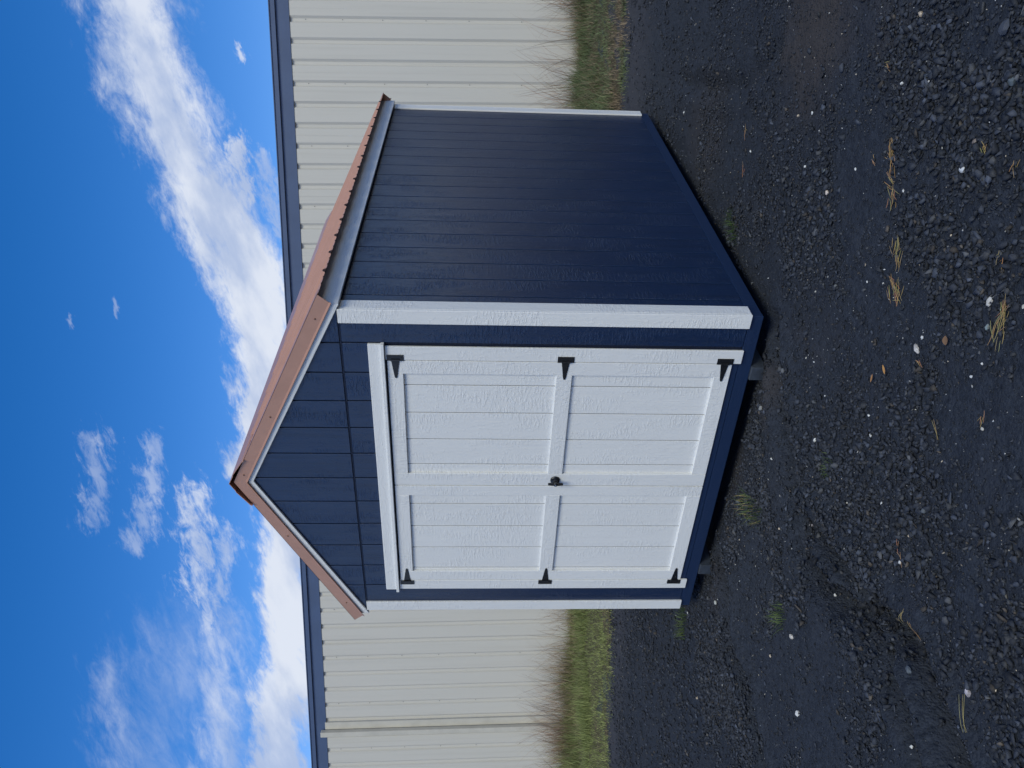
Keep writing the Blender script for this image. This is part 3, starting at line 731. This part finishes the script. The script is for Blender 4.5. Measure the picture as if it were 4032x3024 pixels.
# ------------------------------------------------------------------ blades: straw, leaves, tufts, verge grass, dry weeds
def blades(px, py, pz, hgt_, lean, az, wid, cols, curve=.5, seg=3):
    """numpy ribbon blades; returns verts, tri faces, colours"""
    n = len(px); tt = np.linspace(0, 1, seg + 1)
    dx, dy = np.cos(az), np.sin(az); sx, sy = -dy, dx
    V = np.zeros((n, 2 * seg + 1, 3)); 
    for i, q in enumerate(tt):
        out_ = lean * (q * (1 - curve) + curve * q * q) ; up = hgt_ * (q - .25 * curve * lean / np.maximum(hgt_ + lean, 1e-4) * q * q)
        cx, cy, cz = px + dx * out_, py + dy * out_, pz + up
        wq = wid * (1 - q) ** .6 * .5
        if i < seg:
            V[:, 2 * i] = np.stack([cx - sx * wq, cy - sy * wq, cz], 1); V[:, 2 * i + 1] = np.stack([cx + sx * wq, cy + sy * wq, cz], 1)
        else: V[:, 2 * seg] = np.stack([cx, cy, cz], 1)
    f = []
    for i in range(seg - 1): f += [(2 * i, 2 * i + 1, 2 * i + 3), (2 * i, 2 * i + 3, 2 * i + 2)]
    f.append((2 * seg - 2, 2 * seg - 1, 2 * seg)); f = np.array(f)
    Fc = (f[None] + (np.arange(n) * (2 * seg + 1))[:, None, None]).reshape(-1, 3)
    return V.reshape(-1, 3), Fc, np.repeat(cols, 2 * seg + 1, 0)
def leafmat(name, rough=.6, trans=.25):
    m, t, p = mat(name, rough, .25)
    at = t.new('ShaderNodeAttribute', attribute_name='Col'); t.put(p.inputs['Base Color'], at.outputs['Color'])
    tr = t.new('ShaderNodeBsdfTranslucent'); t.put(tr.inputs[0], at.outputs['Color'])
    mx = t.new('ShaderNodeMixShader'); mx.inputs[0].default_value = trans
    o = [n for n in t.n if n.type == 'OUTPUT_MATERIAL'][0]
    t.l.new(p.outputs[0], mx.inputs[1]); t.l.new(tr.outputs[0], mx.inputs[2]); t.l.new(mx.outputs[0], o.inputs[0])
    return m
GRASS = leafmat('grass_blade'); DRY = leafmat('dry_stalk', .7, .2); STRAW = leafmat('straw', .55, .1); LEAF = leafmat('dead_leaf', .6, .15)
def local(o, c_):
    co_ = np.zeros(len(o.data.vertices) * 3, np.float32); o.data.vertices.foreach_get('co', co_)
    co_ = co_.reshape(-1, 3) - np.array(c_, np.float32); o.data.vertices.foreach_set('co', co_.ravel()); o.location = c_; o.data.update(); return o
def tuft(x, y, n, rad, h, cols, label, elong=(1, 1), ang=0.0):
    u, v = np.clip(rng.normal(size=n), -1.5, 1.5) * rad * elong[0] * .5, np.clip(rng.normal(size=n), -1.5, 1.5) * rad * elong[1] * .5
    px = x + u * math.cos(ang) - v * math.sin(ang); py = y + u * math.sin(ang) + v * math.cos(ang)
    az = np.arctan2(py - y, px - x) + rng.normal(size=n) * .9
    hh_ = h * rng.uniform(.45, 1.1, n); le = hh_ * rng.uniform(.2, 1.2, n)
    cc_ = np.array(cols)[rng.integers(0, len(cols), n)] * rng.uniform(.7, 1.3, (n, 1))
    V, Fc, Cc = blades(px, py, hgt(px, py) - .005, hh_, le, az, rng.uniform(.0022, .0042, n), cc_)
    o = bulk('grass_tuft', V, 0, Fc, Cc, GRASS); local(o, (x, y, float(hgt(x, y))))
    return tag(o, label, 'grass tuft', 'grass tufts in the gravel')
GR = [(.10, .145, .045), (.13, .175, .06), (.08, .12, .035)]; GRS = GR + [(.32, .25, .11)]
tuft(-1.13, -.37, 130, .17, .085, GRS, 'long straggling grass tuft with straw-coloured tip in front of the left door', (1.25, .5), math.radians(115))
tuft(-1.243, -1.069, 75, .075, .075, GR, 'small bushy green grass tuft alone on the gravel out to the left')
tuft(-2.93, .22, 150, .14, .09, GR, 'soft grass tuft beside the left front corner board of the shed', (1.2, .6), .4)
tuft(.10, .965, 120, .12, .07, [(.05, .085, .025), (.06, .1, .03)], 'dim grass tuft in the shade against the right side of the shed', (1.1, .6), 1.2)  # shade beside the shed is put into these darker blade colours
tuft(-.24, -.985, 45, .06, .05, GR, 'tiny sparse grass sprig beside the wheel rut in front of the right door')
def wisp(x, y, n, length, spread, ang, label, name='straw_wisp', cat='straw', thick=.0019, group='bits of straw on the gravel'):
    """loose flattened stalks lying on the gravel, drawn out along ang"""
    V, Fc, Cc = [], [], []; off = 0
    for i in range(n if n < 5 else int(n * 1.05)):
        ln = length * random.uniform(.18, .5) if n > 3 else length
        u = random.uniform(-.5, .5) * (length - ln); v = random.gauss(0, spread)
        a_ = ang + random.gauss(0, .42 if n > 3 else .1); k = 5; bend = random.gauss(0, .16)
        base = (.30 + random.random() * .18, .20 + random.random() * .12, .08 + random.random() * .06)
        cx, cy = x + u * math.cos(ang) - v * math.sin(ang), y + u * math.sin(ang) + v * math.cos(ang)
        lift = random.uniform(.008, .022)
        ring = []
        for j in range(k + 1):
            q = j / k - .5; aa = a_ + bend * q
            qx, qy = cx + math.cos(aa) * q * ln, cy + math.sin(aa) * q * ln
            z = float(hgt(qx, qy)) + lift + .004 * q
            wv = thick * .5 * (1.15 - abs(q) * 1.2)
            s_ = (-math.sin(aa) * wv, math.cos(aa) * wv)
            ring += [(qx + s_[0], qy + s_[1], z), (qx, qy, z + wv * 1.2), (qx - s_[0], qy - s_[1], z)]
        V += ring
        for j in range(k):
            b_ = off + j * 3
            for e in (0, 1): Fc += [(b_ + e, b_ + e + 1, b_ + e + 4), (b_ + e, b_ + e + 4, b_ + e + 3)]
        off += len(ring); Cc += [base] * len(ring)
    o = bulk(name, np.array(V), 0, np.array(Fc), np.array(Cc), STRAW); local(o, (x, y, float(hgt(x, y))))
    return tag(o, label, cat, group)
DX = math.atan2(R_.y, R_.x)       # straw lies drawn out roughly along the picture's height
wisp(.845, -.93, 16, .17, .016, DX, 'frayed straw wisp, upper one of the touching pair in mid-gravel')
wisp(.729, -1.02, 26, .15, .018, DX + .1, 'tangled bundle of straw, lower one of the touching pair in mid-gravel')
wisp(.95, -1.635, 22, .20, .013, DX - .35, 'long golden straw wisp beside the blocky cream stone near the camera')
wisp(.585, -1.335, 4, .075, .006, DX + .9, 'short straw stalks against the largest rounded off-white stone')
wisp(1.108, -1.50, 7, .06, .012, DX - .6, 'small crossed straws beside a dark red stain near the camera')
wisp(.453, -1.567, 2, .075, .004, DX + .35, 'single thin twig lying level on the gravel below the orange leaves')
wisp(.644, -1.737, 4, .09, .006, DX - .2, 'thin yellow stalks next to a white pebble near the camera')
wisp(1.434, -.424, 7, .06, .010, DX + .7, 'little curl of straw on the gravel below the tan cube-like stone')
wisp(1.157, -.655, 16, .14, .015, DX, 'loose straw tuft, topmost in the row of three faded wisps')
wisp(1.087, -.715, 14, .11, .015, DX + .25, 'loose straw tuft, middle one in the row of three faded wisps')
wisp(1.019, -.763, 14, .12, .015, DX - .1, 'loose straw tuft, lowest in the row of three faded wisps')
wisp(1.086, -.544, 4, .055, .005, DX + .15, 'short orange-tinted straw beside the row of three faded wisps')
wisp(1.386, -1.219, 6, .07, .007, DX - .3, 'short stiff straw near the bright white jagged stone')
wisp(1.371, -1.392, 5, .07, .008, DX - .4, 'slanting straw at the very front edge of the gravel')
wisp(-.105, -1.66, 4, .125, .003, DX + .12, 'long thin straw stalk with a white stone at its lower end')
wisp(-.241, -1.855, 4, .10, .003, DX - .15, 'bent straw stalk, upper of the pair in the lower left gravel')
wisp(-.225, -1.931, 4, .09, .004, DX - .1, 'bent straw stalk, lower of the pair in the lower left gravel')
wisp(-.197, -2.287, 3, .12, .003, DX + .5, 'slanting twig by the pale lilac stone', cat='twig')
wisp(.677, 1.127, 4, .16, .004, DX - .1, 'thin straw lying on the gravel alongside the right wall of the shed, farther one')
wisp(.485, .981, 4, .15, .004, DX, 'thin straw lying on the gravel alongside the right wall of the shed, nearer one')
def leaf(x, y, ln, wd, ang, color, label):
    n = 6; V = []
    for j in range(n + 1):
        q = j / n; wv = wd * .5 * math.sin(math.pi * min(1, q * .96 + .02)) ** .8; cx = (q - .5) * ln
        z = .012 + .25 * ln * (q - .5) ** 2
        V += [(cx, -wv, z + wv * .35), (cx, 0, z), (cx, wv, z + wv * .35)]
    Fc = []
    for j in range(n):
        for e in (0, 1): b_ = j * 3 + e; Fc += [(b_, b_ + 3, b_ + 4), (b_, b_ + 4, b_ + 1)]
    o = bulk('dead_leaf', np.array(V), 0, np.array(Fc), np.tile(color, (len(V), 1)), LEAF)
    o.location = (x, y, float(hgt(x, y)) + .006); o.rotation_euler = (random.uniform(-.2, .2), random.uniform(-.2, .2), ang)
    return tag(o, label, 'leaf', 'dead leaves on the gravel')
leaf(.43, -1.149, .042, .014, DX + .4, (.52, .27, .09), 'pale orange slim leaf, brighter of the pair in mid-gravel')
leaf(.35, -1.099, .036, .013, DX - .2, (.40, .20, .08), 'brownish-orange leaf, duller of the pair in mid-gravel')
leaf(.751, -1.43, .034, .028, DX, (.22, .13, .075), 'broad brown curled leaf near the largest off-white stone')
leaf(-.414, -.523, .040, .018, DX, (.55, .20, .06), 'vivid orange leaf lying in the rut in front of the right door')

def wp(tc, nc): return TW[0] * tc + NW[0] * nc, TW[1] * tc + NW[1] * nc
def verge(name, t0, t1, n, label_kind, right):
    tc = rng.uniform(t0, t1, n)
    edge = 5.0 - .42 * smooth01(-tc, 2, 8) + (fbm(tc, tc * 0 + 3.3, .9, 3, 8) - .45) * .8 - .35 * rng.random(n) ** 3
    nc = edge + (8.50 - edge) * rng.random(n) ** 1.15
    x, y = wp(tc, nc); q = (nc - edge) / (8.5 - edge)
    dead = fbm(x, y, 1.7, 4, 31); lush = fbm(x, y, .9, 3, 57)
    hh_ = (.05 + .17 * smooth01(lush, .40, .58) + .10 * smooth01(q, .5, 1.0)) * np.exp(rng.normal(size=n) * .42) * .8
    hh_ *= .7 + .3 * smooth01(q, .0, .14)
    if right:
        green = np.array([.135, .175, .080]); tip = np.array([.25, .285, .13]); br = np.array([.26, .20, .13])
        kb = np.clip(1.25 * (1 - smooth01(q, .05, .42)) * smooth01(dead, .3, .5) + .45 * smooth01(dead, .56, .66) + .5 * smooth01(q, .85, 1), 0, 1)
    else:
        green = np.array([.20, .235, .085]); tip = np.array([.40, .44, .15]); br = np.array([.27, .215, .125])
        kb = np.clip(.36 * smooth01(q, .5, .9) + .4 * smooth01(dead, .54, .66) + .3 * (1 - smooth01(q, 0, .03)), 0, 1)
    c_ = green + (tip - green) * (rng.random((n, 1)) * (1 - smooth01(q, .1, .7))[:, None] * (1 if not right else .6) + .15)
    isb = rng.random(n) < kb; c_ = np.where(isb[:, None], br * rng.uniform(.6, 1.5, (n, 1)), c_ * rng.uniform(.65, 1.25, (n, 1)))
    V, Fc, Cc = blades(x, y, hgt(x, y) - .01, hh_, hh_ * rng.uniform(.15, 1.3, n), rng.random(n) * 6.283, rng.uniform(.004, .009, n), c_, .6, 2)
    return tag(bulk('grass', V, 0, Fc, Cc, GRASS), kind='stuff')
verge('grass', -1.0, 5.6, 62000, '', True)
verge('grass', -13.0, -2.0, 90000, '', False)
# soil under the verge
VS, t, p = mat('verge_soil', .9, .15); co = t.new('ShaderNodeTexCoord').outputs['Object']
t.put(p.inputs['Base Color'], t.mix(t.noise(co, 6, 5, .65), (.05, .05, .03), (.12, .092, .062))); bump(t, p, t.noise(co, 40, 4, .7), .8, .02)
tg = np.arange(-16, 7.5, .12); ng = np.linspace(0, 1, 26); TT, NN = np.meshgrid(tg, ng)
ed = 5.0 - .42 * smooth01(-TT, 2, 8) + (fbm(TT, TT * 0 + 3.3, .9, 3, 8) - .45) * .8 + .12 + (fbm(TT, TT * 0, 4, 3, 5) - .45) * .35
NC = ed + (8.62 - ed) * NN; xs_, ys_ = wp(TT, NC); zs_ = hgt(xs_, ys_) + .005
ii = (np.arange(len(ng) - 1)[:, None] * len(tg) + np.arange(len(tg) - 1)[None, :]).ravel()
tag(bulk('verge_soil', np.stack([xs_.ravel(), ys_.ravel(), zs_.ravel()], 1), 0, np.stack([ii, ii + 1, ii + 1 + len(tg), ii + len(tg)], 1), None, VS), kind='structure')

def weeds(tc0, n, spread, h, label, tone, heads=True):
    tc = tc0 + rng.normal(size=n) * spread; nc = 8.15 + rng.normal(size=n) * .14; x, y = wp(tc, np.minimum(nc, 8.45))
    hh_ = h * (.3 + .7 * rng.random(n) ** .8)
    side = np.where(rng.random(n) < .5, 0, np.pi) + DX + rng.normal(size=n) * .45
    c_ = np.array(tone) * rng.uniform(.65, 1.25, (n, 1))
    V, Fc, Cc = blades(x, y, hgt(x, y), hh_, hh_ * np.abs(rng.normal(size=n)) * .55, side, rng.uniform(.006, .011, n), c_, .75, 5)
    # side shoots
    m_ = n // 2; k_ = rng.integers(0, n, m_); q = rng.uniform(.35, .8, m_)
    V2, F2, C2 = blades(x[k_], y[k_], hgt(x[k_], y[k_]) + hh_[k_] * q * .55, hh_[k_] * .35, hh_[k_] * rng.uniform(.1, .4, m_), rng.random(m_) * 6.28, np.full(m_, .006), c_[k_], .4, 3)
    o = bulk('dry_weeds', np.concatenate([V, V2]), 0, np.concatenate([Fc, F2 + len(V)]), np.concatenate([Cc, C2]), DRY)
    cx, cy = wp(tc0, 8.15); local(o, (cx, cy, float(hgt(cx, cy))))
    return tag(o, label, 'weeds', 'dry weeds along the warehouse wall')
RT, BT = (.44, .31, .23), (.45, .34, .245)
weeds(3.75, 110, .20, 1.0, 'reddish dry weed clump against the warehouse at the right-hand edge of the scene', RT)
weeds(2.35, 120, .40, 1.25, 'reddish dry weed clump against the warehouse just right of the shed', RT)
weeds(-5.75, 90, .40, .85, 'thin dry weeds against the warehouse closest to the left side of the shed', BT)
weeds(-7.05, 130, .45, .95, 'dry weed clump between the shed and the downspout, short and wispy', BT)
weeds(-7.9, 150, .36, 1.25, 'tall arching dry weed clump just right of the downspout', RT)
weeds(-8.6, 210, .28, .80, 'dense brown dry weed clump at the foot of the downspout', (.38, .27, .18))
weeds(-9.4, 120, .45, 1.05, 'dry weeds left of the downspout at the left-hand edge of the scene', BT)
